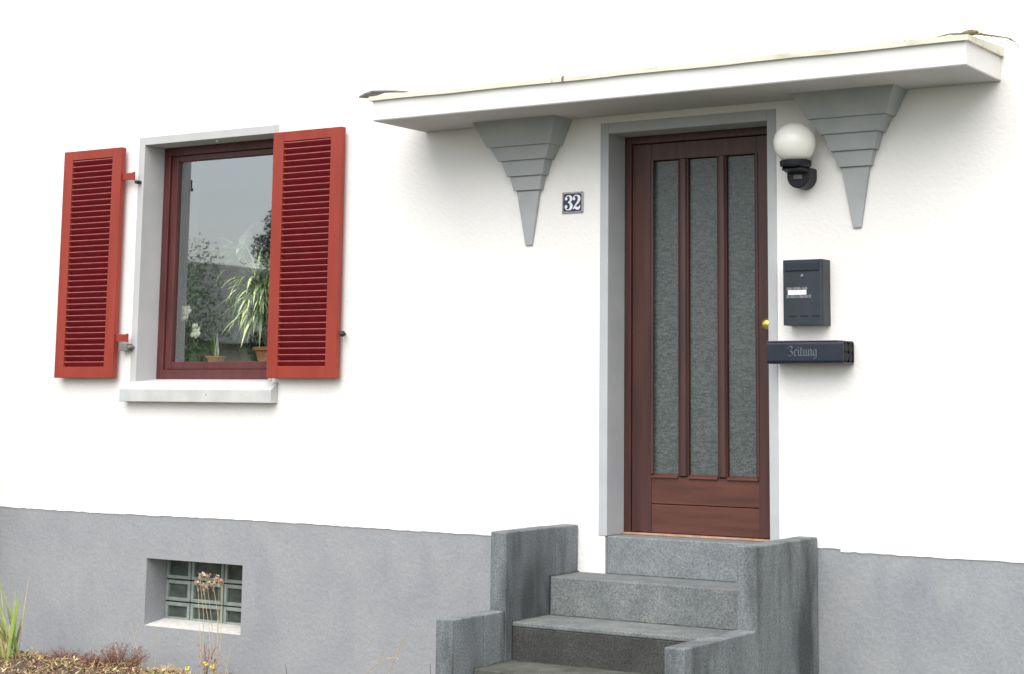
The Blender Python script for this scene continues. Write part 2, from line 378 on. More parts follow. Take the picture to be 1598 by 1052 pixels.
d = MB(); d.box(.002, DX1-.002, YD-.022, YD+.03, .001, .0105); d.build('weather_strip', 'strip', door, bevel=.002)
d = MB(); d.lathe((.838, YL+.002, 1.044), [(.010,0),(.010,.030),(.018,.034),(.026,.044),(.029,.056),(.026,.068),(.014,.076),(.001,.078)], (0,-1,0), 24); d.build('knob', 'brass', door, smooth=True)
d = MB(); d.box(.822, .858, YL-.0045, YL+.001, .955, 1.125); d.build('escutcheon', 'brass', door, bevel=.002)
# dark hall behind the door so that the obscure panes have depth behind them
# ---- window
f = MB(); YW = RV
fz0, fz1 = .772, WZ1-.001; fx0, fx1 = WX0+.001, WX1-.001; o = .052
f.box(fx0, fx0+o, YW, YW+.07, fz0, fz1); f.box(fx1-o, fx1, YW, YW+.07, fz0, fz1); f.box(fx0+o, fx1-o, YW, YW+.07, fz1-o, fz1)
f.box(fx0+o, fx1-o, YW, YW+.07, fz0, fz0+.058)
win = f.build('window', 'wood', house, bevel=.003, label='mahogany framed window with potted plants behind the glass')
f = MB(); a0, a1, b0, b1 = fx0+o+.001, fx1-o-.001, fz0+.059, fz1-o-.001; s_ = .052; Y = YW+.014
f.box(a0, a0+s_, Y, Y+.055, b0, b1); f.box(a1-s_, a1, Y, Y+.055, b0, b1); f.box(a0+s_, a1-s_, Y, Y+.055, b1-.036, b1); f.box(a0+s_, a1-s_, Y, Y+.055, b0, b0+.046)
f.build('sash', 'wood', win, bevel=.004)
GX0, GX1, GZ0, GZ1 = a0+s_, a1-s_, b0+.046, b1-.036
f = MB(); f.sheet = True; f.add([(GX0-.004,Y+.02,GZ0-.004),(GX1+.004,Y+.02,GZ0-.004),(GX1+.004,Y+.02,GZ1+.004),(GX0-.004,Y+.02,GZ1+.004)], [(0,1,2,3)])
f.build('pane', 'glass', win)
# sill: bevelled slab
m = MB(); m.prism([(-.063,.637),(-.063,.712),(0,.757),(.163,.7715),(.20,.7715),(.20,.637)], -3.396, -2.192)
m.build('window_sill', 'sill', house, bevel=.004)
m = MB(); q = at(339, 219, .03); m.ball((q.x, .03, WZ1-.008), .009, 10); m.tube([(q.x,.03,WZ1+.002),(q.x,.03,WZ1-.012)], .004)
m.build('shutter_catch', 'paper', house, smooth=True)
# inner room
m = MB(); RX0, RX1, RY0, RY1, RZ0, RZ1 = -5.2, -.9, TH+.004, 4.4, 0, 2.62
m.add([(RX0,RY0,RZ0),(RX1,RY0,RZ0),(RX1,RY1,RZ0),(RX0,RY1,RZ0),(RX0,RY0,RZ1),(RX1,RY0,RZ1),(RX1,RY1,RZ1),(RX0,RY1,RZ1)], [(4,5,6,7),(1,2,6,5),(2,3,7,6)])
m.add([(RX0,RY0,RZ0),(RX0,RY1,RZ0),(RX0,RY1,RZ1),(RX0,RY0,RZ1)], [(0,1,2,3)])
m.sheet = True
m.build('room_wall', 'room', house)
m = MB(); m.box(RX0, RX1, RY0, RY1, -.05, -.001); m.build('room_floor', 'roomfloor', house)
m = MB(); m.box(WX0-.012, WX1+.012, YW+.072, .52, .845, .878); m.build('inner_sill', 'ledge', house, bevel=.004)
# ---- shutters
YS0, YS1 = -.065, -.027
def shutter(x0, x1, z0, z1, label, hinge_side):
    s = MB(); st = .078; rt = .058; rb = .068
    s.box(x0, x0+st, YS0, YS1, z0, z1); s.box(x1-st, x1, YS0, YS1, z0, z1)
    s.box(x0+st, x1-st, YS0+.0005, YS1, z1-rt, z1); s.box(x0+st, x1-st, YS0+.0005, YS1, z0, z0+rb)
    so_ = s.build('shutter', 'red', house, bevel=.003, label=label)
    p = MB(); n = 36; pa, pb = z0+rb, z1-rt; pit = (pb-pa)/n
    for i in range(n):
        zt = pb - pit*i - .004; j = rng(-.0006, .0006)
        yf, yb = YS0+.006, YS1-.002
        p.prism([(yf, zt+j), (yf-.0005, zt-.0055+j), (yb, zt-pit*.98), (yb, zt-pit*.98+.0055)], x0+st-.002, x1-st+.002)
        p.cur = 1; p.box(x0+st-.002, x1-st+.002, yf-.0022, yf-.0008, zt-.0050+j, zt-.0002+j); p.cur = 0  # paler strip: light caught on the slat's front edge, painted in
    p.build('slat_panel', ['slat','slatlip_highlight'], so_)
    p = MB(); p.box(x0+st-.001, x1-st+.001, YS1-.0015, YS1-.0005, z0+rb, z1-rt); p.build('backing', 'slat', so_)
    return so_
s1 = shutter(-3.968, -3.4605, .777, 2.187, 'left red louvred shutter, folded back clear of the window on two strap hinges', 1)
s2 = shutter(-2.228, -1.7205, .777, 2.187, 'right red louvred shutter, overlapping the right edge of the window', 0)
for z in (2.003, 1.018):
    h = MB(); h.box(-3.4600, -3.372, -.050, -.043, z-.022, z+.022); h.tube([(-3.366,-.046,z-.026),(-3.366,-.046,z+.026)], .008, 10)
    h.build('strap_hinge', 'red', s1, bevel=.002)
    h = MB(); h.tube([(-3.352,0.02,z-.055 if z < 1.5 else z-.036),(-3.352,-.045,z-.055 if z < 1.5 else z-.036)], .011, 10)
    if z < 1.5: h.box(-3.43, -3.362, -.05, .01, z-.078, z-.034)
    h.build('hinge_pin', 'stonegrey' if z < 1.5 else 'iron', s1, bevel=.003)
h = MB(); q = at(534, 521, -.05); h.ball((q.x+.004,-.052,q.z), .017, 14); h.tube([(q.x-.02,0.01,q.z),(q.x-.002,-.05,q.z)], .005, 8)
h.build('shutter_stop', 'iron', s2, smooth=True)

# ---- cellar window of glass blocks
YC = RV
cw = MB(); cw.prism([(.0045, BZ0-.022), (.0045, BZ0+.001), (YC+.03, -.635), (YC+.03, -.69)], BX0+.001, BX1-.001)
cws = cw.build('cellar_window', 'ledge', house, label='small cellar window of greenish glass blocks in the grey plinth')
c = MB(); c.box(BX0-.02, BX1+.02, YC+.085, YC+.10, -.70, BZ1+.03); c.build('mortar', 'gblockrim', cws)
colx = [-3.21, -2.975, -2.712, -2.42+.03]; rowz = [-.652, -.538, -.410, -.270]
for i in range(3):
    for j in range(3):
        x0_, x1_, z0_, z1_ = colx[i]+.004, colx[i+1]-.004, rowz[j]+.004, rowz[j+1]-.004
        x0_ = max(x0_, BX0+.002); x1_ = min(x1_, BX1-.002); z1_ = min(z1_, BZ1-.002)
        k = MB(); r = .021
        k.box(x0_, x0_+r, YC, YC+.08, z0_, z1_); k.box(x1_-r, x1_, YC, YC+.08, z0_, z1_)
        k.box(x0_+r, x1_-r, YC, YC+.08, z0_, z0_+r); k.box(x0_+r, x1_-r, YC, YC+.08, z1_-r, z1_)
        k.cur = 1; k.box(x0_+r-.001, x1_-r+.001, YC+.018, YC+.075, z0_+r-.001, z1_-r+.001)
        k.build('glass_block', ['gblockrim', 'gblock'], cws, bevel=.004)

# ---- canopy
KX0, KX1, KY, KZ0, KZ1 = -1.180, 2.081, -.465, 2.124, 2.232
c = MB(); c.box(KX0, KX1, KY, .01, KZ0, KZ1); can = c.build('canopy', 'canopy', house, bevel=.004, seg=2)
c = MB(); c.box(KX0+.004, KX1-.004, KY+.004, -.001, KZ0-.0025, KZ0+.001); c.build('soffit_shade', 'soffit_shade', can)  # thin underside sheet in darker grey: the canopy's shade put into its colour
c = MB(); random.seed(5); n = 40     # flashing, lying a little unevenly
e = .016
pts = [KX0-e+(KX1-KX0+2*e)*i/n for i in range(n+1)]; hh = [.003*sin(i*.7)+rng(-.0012,.0012) for i in range(n+1)]
for i in range(n):
    if i == 14: gap = .004
    else: gap = 0
    c.hexa([(pts[i]+gap,KY-e,KZ1-.004+hh[i]*.4),(pts[i+1],KY-e,KZ1-.004+hh[i+1]*.4),(pts[i+1],-.001,KZ1+.002),(pts[i]+gap,-.001,KZ1+.002)],
           [(pts[i]+gap,KY-e,KZ1+.019+hh[i]),(pts[i+1],KY-e,KZ1+.019+hh[i+1]),(pts[i+1],-.001,KZ1+.045),(pts[i]+gap,-.001,KZ1+.045)])
c.build('flashing', 'flash', can, label='aged cream metal flashing along the canopy edge')
c = MB(); zt = KZ1+.018
fl = [(KX0+.16,.014),(KX0+.07,.022),(KX0+.0,.026),(KX0-.05,.016),(KX0-.085,.002)]
for (xa, za), (xb, zb) in zip(fl[:-1], fl[1:]):
    c.hexa([(xa,KY-.012,zt+za),(xb,KY-.012,zt+zb),(xb,KY+.10,zt+zb+.012),(xa,KY+.10,zt+za+.012)][::-1], [(xa,KY-.012,zt+za+.008),(xb,KY-.012,zt+zb+.008),(xb,KY+.10,zt+zb+.02),(xa,KY+.10,zt+za+.02)][::-1])
c.build('loose_flap', 'tin', can)
c = MB(); q = at(878, 127, KY-e); c.box(q.x-.006, q.x+.006, KY-e-.004, KY-e+.01, KZ1-.006, KZ1+.022); c.build('flashing_clip', 'tin', can, bevel=.002)

# ---- stepped brackets
tiers = [(2.1235,.523,.172),(1.989,.400,.122),(1.917,.298,.090),(1.837,.226,.060),(1.762,.165,.038),(1.474,.042,.012)]
def bracket(xc, dzb):
    b = MB()
    for i in range(5):
        z1, w1, d1 = tiers[i]; z0, w0, d0 = tiers[i+1]
        if i: w1 -= .024; d1 -= .013; z1 += dzb
        z0 += dzb
        y = .01
        bt = [(xc-w0/2,-d0,z0),(xc+w0/2,-d0,z0),(xc+w0/2,y,z0),(xc-w0/2,y,z0)]
        tp = [(xc-w1/2,-d1,z1-(.0005 if i else 0)),(xc+w1/2,-d1,z1-(.0005 if i else 0)),(xc+w1/2,y,z1-(.0005 if i else 0)),(xc-w1/2,y,z1-(.0005 if i else 0))]
        b.hexa(bt, tp)
    return b.build('canopy_bracket', 'bracket', house, bevel=.0025)
bracket(-.482, -.002); bracket(1.3696, .010)

# ------------------------------------------------------------------ entrance steps
st = thing('entrance_steps', 'grey concrete entrance steps between low stepped cheek walls', 'steps')
zs = [-.183, -.3655, -.543, -.722]; ys = [-.283, -.599, -.906, -1.215]
prev = 0
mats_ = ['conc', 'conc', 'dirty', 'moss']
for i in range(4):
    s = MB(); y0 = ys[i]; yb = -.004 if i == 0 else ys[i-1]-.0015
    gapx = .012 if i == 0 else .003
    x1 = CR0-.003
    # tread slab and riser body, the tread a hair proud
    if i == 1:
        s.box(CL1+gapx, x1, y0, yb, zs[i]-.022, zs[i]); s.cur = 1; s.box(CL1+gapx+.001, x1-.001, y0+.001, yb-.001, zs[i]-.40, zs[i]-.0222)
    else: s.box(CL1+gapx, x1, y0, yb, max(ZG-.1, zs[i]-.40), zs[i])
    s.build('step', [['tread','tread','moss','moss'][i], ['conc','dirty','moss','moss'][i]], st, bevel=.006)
random.seed(17)
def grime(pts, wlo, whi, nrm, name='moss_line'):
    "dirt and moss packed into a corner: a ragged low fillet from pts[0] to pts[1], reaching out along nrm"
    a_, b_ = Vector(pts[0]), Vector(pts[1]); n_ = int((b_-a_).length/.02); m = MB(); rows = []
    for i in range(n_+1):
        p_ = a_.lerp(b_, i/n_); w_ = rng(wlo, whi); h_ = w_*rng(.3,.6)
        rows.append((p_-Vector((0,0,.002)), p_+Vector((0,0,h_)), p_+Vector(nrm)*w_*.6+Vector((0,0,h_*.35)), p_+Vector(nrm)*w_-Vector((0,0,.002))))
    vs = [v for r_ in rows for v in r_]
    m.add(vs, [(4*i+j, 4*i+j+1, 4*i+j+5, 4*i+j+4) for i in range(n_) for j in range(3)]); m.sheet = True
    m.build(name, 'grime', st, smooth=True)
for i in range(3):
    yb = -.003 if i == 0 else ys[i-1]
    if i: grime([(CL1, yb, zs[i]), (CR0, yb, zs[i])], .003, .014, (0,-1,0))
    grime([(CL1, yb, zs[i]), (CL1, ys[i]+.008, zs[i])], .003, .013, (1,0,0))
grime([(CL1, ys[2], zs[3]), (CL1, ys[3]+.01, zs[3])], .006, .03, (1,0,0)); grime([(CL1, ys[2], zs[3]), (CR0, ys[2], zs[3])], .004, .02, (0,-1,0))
def cheek(x0, x1, ya, yb, zt, split=None, label=None):
    c = MB()
    if split: c.box(x0, x1, ya, split-.0015, ZG-.15, zt); c.box(x0+.001, x1-.001, split+.0015, yb, ZG-.15, zt-.002)
    else: c.box(x0, x1, ya, yb, ZG-.15, zt)
    c.build('cheek_wall', 'conc', st, bevel=.007, seg=3)
cheek(CL0, CL1, -.6486, -.005, .051, -.21); cheek(CL0+.0, CL1, -1.0736, -.6505, -.3093, -.82)
cheek(CR0, CR1, -.6464, -.005, .0494, None); cheek(CR0, CR1, -1.2963, -.6484, -.3057, None)

# ------------------------------------------------------------------ globe lamp
lp = thing('wall_lamp', 'unlit opal globe lamp on a black wall bracket right of the door top', 'lamp')
LX = 1.107
l = MB(); l.ball((LX,-.130,1.889), .101, 40); l.build('globe', 'opal', lp, smooth=True)
l = MB(); l.lathe((LX+.004,-.125,1.772), [(.062,0),(.074,.006),(.076,.030),(.068,.034)], (0,0,1), 32)
l.build('globe_holder', 'black', lp, bevel=.002)
l = MB(); uh = .058
up = [(LX+uh*cos(t), 1.735+uh*sin(t)) for t in [pi+pi*k/16 for k in range(17)]]+[(LX+uh,1.775),(LX-uh,1.775)]
l.prism(up, -.095, .001, 'y'); l.hexa([(LX-.05,-.175,1.757),(LX+.05,-.175,1.757),(LX+.057,-.0,1.735),(LX-.057,-.0,1.735)], [(LX-.05,-.165,1.773),(LX+.05,-.165,1.773),(LX+.057,.0,1.773),(LX-.057,.0,1.773)])
l.build('wall_mount', 'black', lp, bevel=.006)
l = MB(); l.box(LX-.022, LX+.022, -.0965, -.0948, 1.722, 1.741); l.build('maker_label', 'lip', lp)

# ------------------------------------------------------------------ letter box
bx = thing('letter_box', 'anthracite metal letter box with white name tag, above the newspaper tube', 'letter box')
mx0, mx1, mz0, mz1, my = 1.021, 1.226, 1.028, 1.337, -.092
r = .014
prof = [(mx0,0),(mx1,0)]+[(mx1-r+r*cos(t), my+r-r*sin(t)) for t in [pi/2*i/5 for i in range(6)]]+[(mx0+.006,my),(mx0,my+.006)]
b = MB(); b.prism(prof, mz0, mz1, 'z'); b.build('body', 'box', bx, bevel=.002)
W, H = mx1-mx0, mz1-mz0
def fx(a): return mx0+W*a
def fz(a): return mz1-H*a
b = MB(); b.box(fx(.08), fx(.92), my-.006, my+.001, fz(.17), fz(.045)); b.build('flap', 'navy', bx, bevel=.002)
b = MB(); b.lathe((fx(.50), my+.001, fz(.245)), [(.0075,0),(.0075,.005),(.003,.006)], (0,-1,0), 14); b.build('lock', 'lip', bx)
b = MB(); b.box(fx(.14), fx(.60), my-.0035, my+.001, fz(.535), fz(.465)); b.build('name_tag', 'paper', bx)
b = MB(); b.box(fx(.10), fx(.72), my-.0012, my+.001, fz(.585), fz(.538)); b.box(fx(.10), fx(.62), my-.0012, my+.001, fz(.462), fz(.42)); b.build('worn_sticker', 'scuff', bx)
b = MB()
for a, c_ in ((.15,.34),(.44,.64),(.73,.92)): b.box(fx(a), fx(c_), my-.0008, my+.001, fz(.872), fz(.852))
b.build('vent_slot', 'slot', bx)
# ------------------------------------------------------------------ newspaper tube
nb = thing('newspaper_box', 'dark blue newspaper tube lettered Zeitung, mounted below the letter box', 'newspaper box')
nx0, nx1, nyf, nz0, nz1 = .953, 1.343, -.130, .848, .953
def rrect(y0, y1, z0, z1, r, n=5):
    out = []
    for cy_, cz_, a0_ in ((y0+r, z0+r, pi), (y1-r, z0+r, 1.5*pi), (y1-r, z1-r, 0), (y0+r, z1-r, .5*pi)):
        for i in range(n+1):
            t = a0_+pi/2*i/n; out.append((cy_+r*cos(t), cz_+r*sin(t)))
    return out
out = rrect(nyf, -.004, nz0, nz1, .016); inn = rrect(nyf+.006, -.010, nz0+.006, nz1-.006, .012); n = len(out)
b = MB(); xe = nx1
vs = [(nx0,*q) for q in out]+[(xe,*q) for q in out]+[(xe,*q) for q in inn]+[(nx0+.02,*q) for q in inn]
b.add(vs, [tuple(range(n))]+[(k*n+i, (k+1)*n+i, (k+1)*n+(i+1)%n, k*n+(i+1)%n) for k in range(3) for i in range(n)]+[tuple(range(4*n-1,3*n-1,-1))])
b.build('tube', 'navy', nb)
b = MB(); b.sheet = False
for k, (yy, zz, rr) in enumerate([(nyf+.035,nz0+.035,.026),(nyf+.085,nz0+.030,.024),(nyf+.035,nz1-.033,.026),(nyf+.088,nz1-.032,.025)]):
    b.lathe((xe-.006, yy, zz), [(rr*.97,0),(rr,.005),(rr*.85,.007)], (1,0,0), 18)
b.build('end_cap', 'slot', nb)
b = MB(); b.box(nx0+.003, nx1-.035, nyf+.003, -.010, nz1-.0005, nz1+.0035); b.build('top_edge', 'lip', nb, bevel=.001)
# broad-nib lettering
def nib(mb, pts, x0, z0, sc, y, nibw=.16, ang=40, th=.0008):
    nv = Vector((cos(radians(ang)), 0, sin(radians(ang))))*nibw*sc/2
    P = [Vector((x0+a*sc, y, z0+c*sc)) for a, c in pts]
    for a, c in zip(P[:-1], P[1:]):
        t = (c-a).normalized(); ext = Vector((t.z*.0,0,0))
        thin = Vector((-t.z,0,t.x))*.018*sc
        q = [a-nv-thin, a+nv+thin, c+nv+thin, c-nv-thin]
        mb.add(q+[Vector((v.x, v.y+th, v.z)) for v in q], [(0,1,2,3),(7,6,5,4)]+[(i,4+i,4+(i+1)%4,(i+1)%4) for i in range(4)])
glyph = {
 'Z': ([[(.05,1.35),(.35,1.5),(.75,1.35),(.62,1.05),(.35,.78),(.68,.62),(.75,.25),(.45,-.05),(.0,.12)], [(.05,1.35),(.0,1.15)], [(.0,.12),(-.12,.0)]], .98),
 'e': ([[(.1,.85),(.1,.15),(.3,0),(.52,.18)], [(.1,.85),(.32,1.0),(.48,.78),(.12,.5)]], .66),
 'i': ([[(.0,.85),(.12,.95),(.12,.12),(.28,0)], [(.08,1.3),(.16,1.22)]], .40),
 't': ([[(.14,1.3),(.12,.12),(.32,0),(.42,.1)], [(-.04,.92),(.36,.92)]], .50),
 'u': ([[(.0,.9),(.12,.95),(.12,.15),(.3,0),(.5,.2)], [(.42,.9),(.54,.95),(.54,.12),(.7,0)]], .82),
 'n': ([[(.0,.88),(.12,.95),(.12,.1),(.22,0)], [(.14,.75),(.38,1.0),(.54,.85),(.54,.12),(.7,0)]], .82),
 'g': ([[(.5,.92),(.25,1.0),(.08,.8),(.08,.2),(.28,.02),(.52,.2)], [(.52,1.0),(.54,-.15),(.3,-.45),(.05,-.32)]], .75),
}
t_ = MB(); adv = sum(glyph[c][1] for c in 'Zeitung'); tw = .150; sc = tw/adv; x = 1.064; 
for ch in 'Zeitung':
    for k in glyph[ch][0]: nib(t_, k, x, .884, sc*1.0, nyf-.0012)
    x += glyph[ch][1]*sc
t_.build('lettering', 'text', nb)

# ------------------------------------------------------------------ house number
hn = thing('house_number', 'small blue enamel plate with white number 32 left of the door', 'house number')
a, c_, z0, z1 = -.278, -.150, 1.629, 1.739
b = MB(); b.box(a, c_, -.009, -.001, z0, z1); b.build('plate_rim', 'enrim', hn, bevel=.003)
b = MB(); b.prism([(yy, zz) for yy, zz in rrect(a+.009, c_-.009, z0+.009, z1-.009, .010)], -.0115, -.008, 'y'); b.build('plate', 'enamel', hn, bevel=.001)
for xx in (a+.006, c_-.006):
    for zz in (z0+.006, z1-.006): b = MB(); b.ball((xx,-.010,zz), .0042, 8, (1,.5,1)); b.build('screw', 'tin', hn)
def ribbon(mb, pts, ws, x0, z0, sc, y, sx=1.0):
    P = []
    k = len(pts); fine = []
    for i in range(k-1):      # Catmull-Rom
        p0, p1, p2, p3 = pts[max(i-1,0)], pts[i], pts[i+1], pts[min(i+2,k-1)]
        for j in range(5):
            t = j/5
            fine.append((tuple(.5*((2*p1[c])+(-p0[c]+p2[c])*t+(2*p0[c]-5*p1[c]+4*p2[c]-p3[c])*t*t+(-p0[c]+3*p1[c]-3*p2[c]+p3[c])*t**3) for c in (0,1)), ws[i]+(ws[i+1]-ws[i])*t))
    fine.append((pts[-1], ws[-1]))
    L_, R_ = [], []
    for i, (p_, w_) in enumerate(fine):
        q0 = fine[max(i-1,0)][0]; q1 = fine[min(i+1,len(fine)-1)][0]
        t = Vector((q1[0]-q0[0], q1[1]-q0[1])).normalized(); nn = Vector((-t.y, t.x))*w_/2
        L_.append((x0+(p_[0]+nn.x)*sc*sx, y, z0+(p_[1]+nn.y)*sc)); R_.append((x0+(p_[0]-nn.x)*sc*sx, y, z0+(p_[1]-nn.y)*sc))
    n = len(L_)
    mb.add(L_+R_, [(i, i+1, n+i+1, n+i) for i in range(n-1)])
def disc(mb, cx_, cz_, r, x0, z0, sc, y, sx=1.0):
    mb.add([(x0+(cx_+r*cos(2*pi*i/16))*sc*sx, y, z0+(cz_+r*sin(2*pi*i/16))*sc) for i in range(16)], [tuple(range(16))])
b = MB(); b.sheet = True; sc = .076; zb = 1.645; y = -.0118
x3 = a+.018
ribbon(b, [(.08,.80),(.16,.95),(.30,.985),(.46,.90),(.50,.75),(.42,.60),(.26,.53)], [.10,.06,.06,.17,.21,.14,.04], x3, zb, sc, y, 1.05); disc(b, .12, .77, .105, x3, zb, sc, y-.0001, 1.05)
ribbon(b, [(.26,.53),(.44,.46),(.52,.28),(.46,.10),(.30,.015),(.14,.05),(.07,.20)], [.04,.15,.23,.18,.06,.06,.10], x3, zb, sc, y-.0002, 1.05); disc(b, .12, .24, .105, x3, zb, sc, y-.0003, 1.05)
x2 = a+.067
ribbon(b, [(.06,.78),(.14,.95),(.30,.985),(.46,.90),(.50,.72),(.40,.50),(.20,.28),(.06,.06)], [.10,.06,.06,.17,.21,.16,.09,.05], x2, zb, sc, y, 1.05); disc(b, .11, .75, .105, x2, zb, sc, y-.0001, 1.05)
ribbon(b, [(.04,.05),(.14,.17),(.28,.12),(.42,.08),(.53,.18),(.56,.30)], [.06,.12,.20,.20,.12,.03], x2, zb, sc, y-.0002, 1.05)
b.build('digits', 'digit', hn)

# ------------------------------------------------------------------ plants behind the window
SZ = .878
def pot(parent, x, y, r, h, material='terra'):
    p = MB(); p.lathe((x,y,SZ), [(r*.72,0),(r*.93,h*.78),(r*1.06,h*.78),(r*1.06,h),(r*.95,h),(r*.9,h*.9)], (0,0,1), 24); p.build('pot', material, parent)
random.seed(21)
dr = thing('potted_plant', 'bushy potted plant with long arching striped leaves in a terracotta pot', 'potted plant')
PX, PY = -2.59, .375
pot(dr, PX, PY, .105, .088)
c = MB(); heads = [(PX-.12,PY-.02,SZ+.38),(PX-.02,PY+.03,SZ+.46),(PX-.05,PY-.04,SZ+.30),(PX-.15,PY+.02,SZ+.45),(PX-.08,PY-.03,SZ+.42)]
for hx, hy, hz in heads: c.tube([(PX+(hx-PX)*.2,PY,SZ+.06),((PX+hx)/2,hy,SZ+.2),(hx,hy,hz)], [.011,.010,.009], 8)
c.build('stem', 'cane', dr)
c = MB()
for hx, hy, hz in heads:
    for k in range(150):
        az = rng(0,2*pi); el = rng(-.35,1.3); c.cur = 0 if random.random() < .55 else 1
        d = Vector((cos(az)*cos(el)*1.15, sin(az)*cos(el)*.6-.15, sin(el)))
        c.blade((hx,hy,hz+rng(-.03,.04)), d, rng(.17,.33), rng(.014,.025), rng(1.2,3.4), 8)
c.build('foliage', ['leaf_pale','leaf'], dr)
ob = thing('potted_plant', 'white flowering orchid at the left end of the window board', 'potted plant')
OX, OY = -3.17, .33
pot(ob, OX, OY, .045, .05, 'leaf_dark')
c = MB(); q = at(292, 492, .33)
c.tube([(OX,OY,SZ+.04),(OX-.02,OY,SZ+.18),(q.x+.01,OY,q.z-.02),(q.x+.03,OY,q.z+.05)], .003, 6); c.tube([(OX,OY,SZ+.04),(OX+.02,OY,SZ+.15),(OX+.05,OY,SZ+.25)], .003, 6)
c.build('stem', 'cane', ob)
c = MB()
for k in range(9): c.blade((OX,OY,SZ+.04), (cos(k*.9),sin(k*.9)*.6,.9), rng(.12,.2), .04, 1.5, 6)
c.build('foliage', 'leaf_dark', ob)
c = MB()
for k in range(9):
    fxx, fzz = (q.x+rng(-.035,.035), q.z+rng(-.03,.045)) if k < 6 else (OX+.02+rng(-.03,.06), q.z-.09+rng(-.06,.03))
    for j in range(5):
        an = j*2*pi/5+rng(-.2,.2); rr = rng(.020,.028)
        c.ball((fxx+cos(an)*rr*.7, OY-.01+rng(-.01,.01), fzz+sin(an)*rr*.7), rr*.62, 8, (1,.25,1))
c.build('blossom', 'petal', ob, smooth=True)
sp = thing('potted_plant', 'small terracotta pot with a few upright leaves in the middle of the window board', 'potted plant')
q0 = at(337, 557, .33); pot(sp, q0.x, .33, .062, .036)
c = MB()
for k in range(9):
    c.cur = 0 if k % 3 else 1; c.blade((q0.x+rng(-.02,.02),.33,SZ+.03), (rng(-.35,.35),rng(-.2,.2),1), rng(.10,.19), .012, .5, 6)
c.build('foliage', ['leaf','leaf_silver'], sp)
dp = thing('potted_plant', 'dark leafy plant filling the middle of the window board behind the pots', 'potted plant')
c = MB(); pot(dp, -2.80, .45, .075, .08, 'leaf_dark')
for k in range(170):
    az = rng(0,2*pi); c.blade((-2.84+rng(-.10,.10),.46+rng(-.03,.03),SZ+rng(.03,.30)), (cos(az)*1.2,sin(az)*.5,rng(.1,1.1)), rng(.08,.17), rng(.02,.035), rng(.5,2), 5)
c.build('foliage', 'leaf_dark', dp)
tp = thing('potted_plant', 'tall plant with broad pale shiny leaves standing behind the other window plants', 'potted plant')
TX, TY = -3.02, .58
c = MB(); c.lathe((TX,TY,.0), [(.12,0),(.16,.26),(.17,.26),(.17,.3),(.15,.3),(.14,.27)], (0,0,1), 24); c.build('pot', 'terra', tp)
c = MB(); c.tube([(TX,TY,.25),(TX+.02,TY,.9),(TX-.02,TY,1.62)], [.018,.015,.012], 8); c.build('stem', 'cane', tp)
c = MB(); hz = 1.60
for k in range(30):
    az = rng(0,2*pi); el = rng(.0,1.3); c.cur = 0 if random.random() < .6 else 1
    c.blade((TX-.02,TY,hz+rng(-.22,.05)), (cos(az)*cos(el),sin(az)*cos(el)-.25,sin(el)), rng(.16,.30), rng(.05,.085), rng(.9,2.4), 8)
c.build('foliage', ['leaf_silver','leaf'], tp)
# curtain
c = MB(); n = 24; vs = []
for i in range(n+1):
    x = -3.325+i*.0042; yy = .36+.014*sin(i*1.15)
    vs += [(x,yy,.90),(x,yy,2.30)]
c.sheet = True; c.add(vs, [(2*i,2*i+2,2*i+3,2*i+1) for i in range(n)])
tag(c.build('curtain', 'curtain', smooth=True), 'narrow dark curtain gathered at the left edge of the window', 'curtain')

# ------------------------------------------------------------------ garden bed plants
random.seed(33)
# iris clump at the left edge
ir = MB(); q = at(14, 1040, -.62)
for k in range(34):
    bx_, by_ = q.x+rng(-.09,.05), -.62+rng(-.06,.06)
    ir.cur = 0 if k % 4 else 1
    ir.blade((bx_,by_,bed_z(bx_,by_)-.01), (rng(-.80,.05),rng(-.3,.25),1.2), rng(.18,.56), rng(.014,.034), rng(.2,1.3), 9)
tag(ir.build('iris_plant', ['blade','straw']), 'clump of green and yellowing blade leaves at the left edge of the bed', 'plant')
def clump(name, x, y, wdt, h, n, material, label, cat='plant', group=None, leafy=True):
    c = MB()
    for k in range(n):
        a_ = rng(0,2*pi); r_ = wdt*math.sqrt(random.random()); bx_, by_ = x+cos(a_)*r_*.5, y+sin(a_)*r_*.35
        zb_ = bed_z(bx_,by_)-.01; lean = Vector((cos(a_)*r_*.9, sin(a_)*r_*.5, 0)); hh_ = h*rng(.5,1.05)*(1-.35*(r_/wdt)**2)
        p0 = Vector((bx_,by_,zb_)); p1 = p0+lean*.5+Vector((rng(-.01,.01),0,hh_*.55)); p2 = p0+lean+Vector((rng(-.02,.02),rng(-.02,.02),hh_))
        c.tube([p0,p1,p2], [.0016,.0012,.0006], 4, False)
        if leafy:
            for j in range(16):
                t = rng(.25,1); pp = p0.lerp(p2,t)+Vector((rng(-.008,.008),rng(-.008,.008),0)); d_ = Vector((rng(-1,1),rng(-1,1),rng(.2,1.2))).normalized()
                sd_ = d_.cross(Vector((rng(-1,1),rng(-1,1),.3))).normalized()*.0016; L_ = rng(.006,.014)
                c.add([pp-sd_,pp+sd_,pp+d_*L_+sd_*.3,pp+d_*L_-sd_*.3],[(0,1,2,3)])
    c.sheet = True
    return tag(c.build(name, material), label, cat, group)
for px, wd, h, lab in ((100,.14,.115,'low brown heather tuft, the nearest to the green blades'), (150,.09,.10,'narrow brown heather tuft between two wider ones'), (185,.15,.15,'tallest brown heather tuft, left of the cellar window')):
    q = at(px, 1045, -.35); clump('heather_plant', q.x, -.35, wd, h, 110, 'heath', lab, 'heather', 'dried heather tufts in the bed')
q = at(262, 1050, -.42); clump('heather_plant', q.x, -.42, .10, .07, 60, 'straw', 'low straw coloured tuft below the cellar window', 'heather', 'dried heather tufts in the bed')
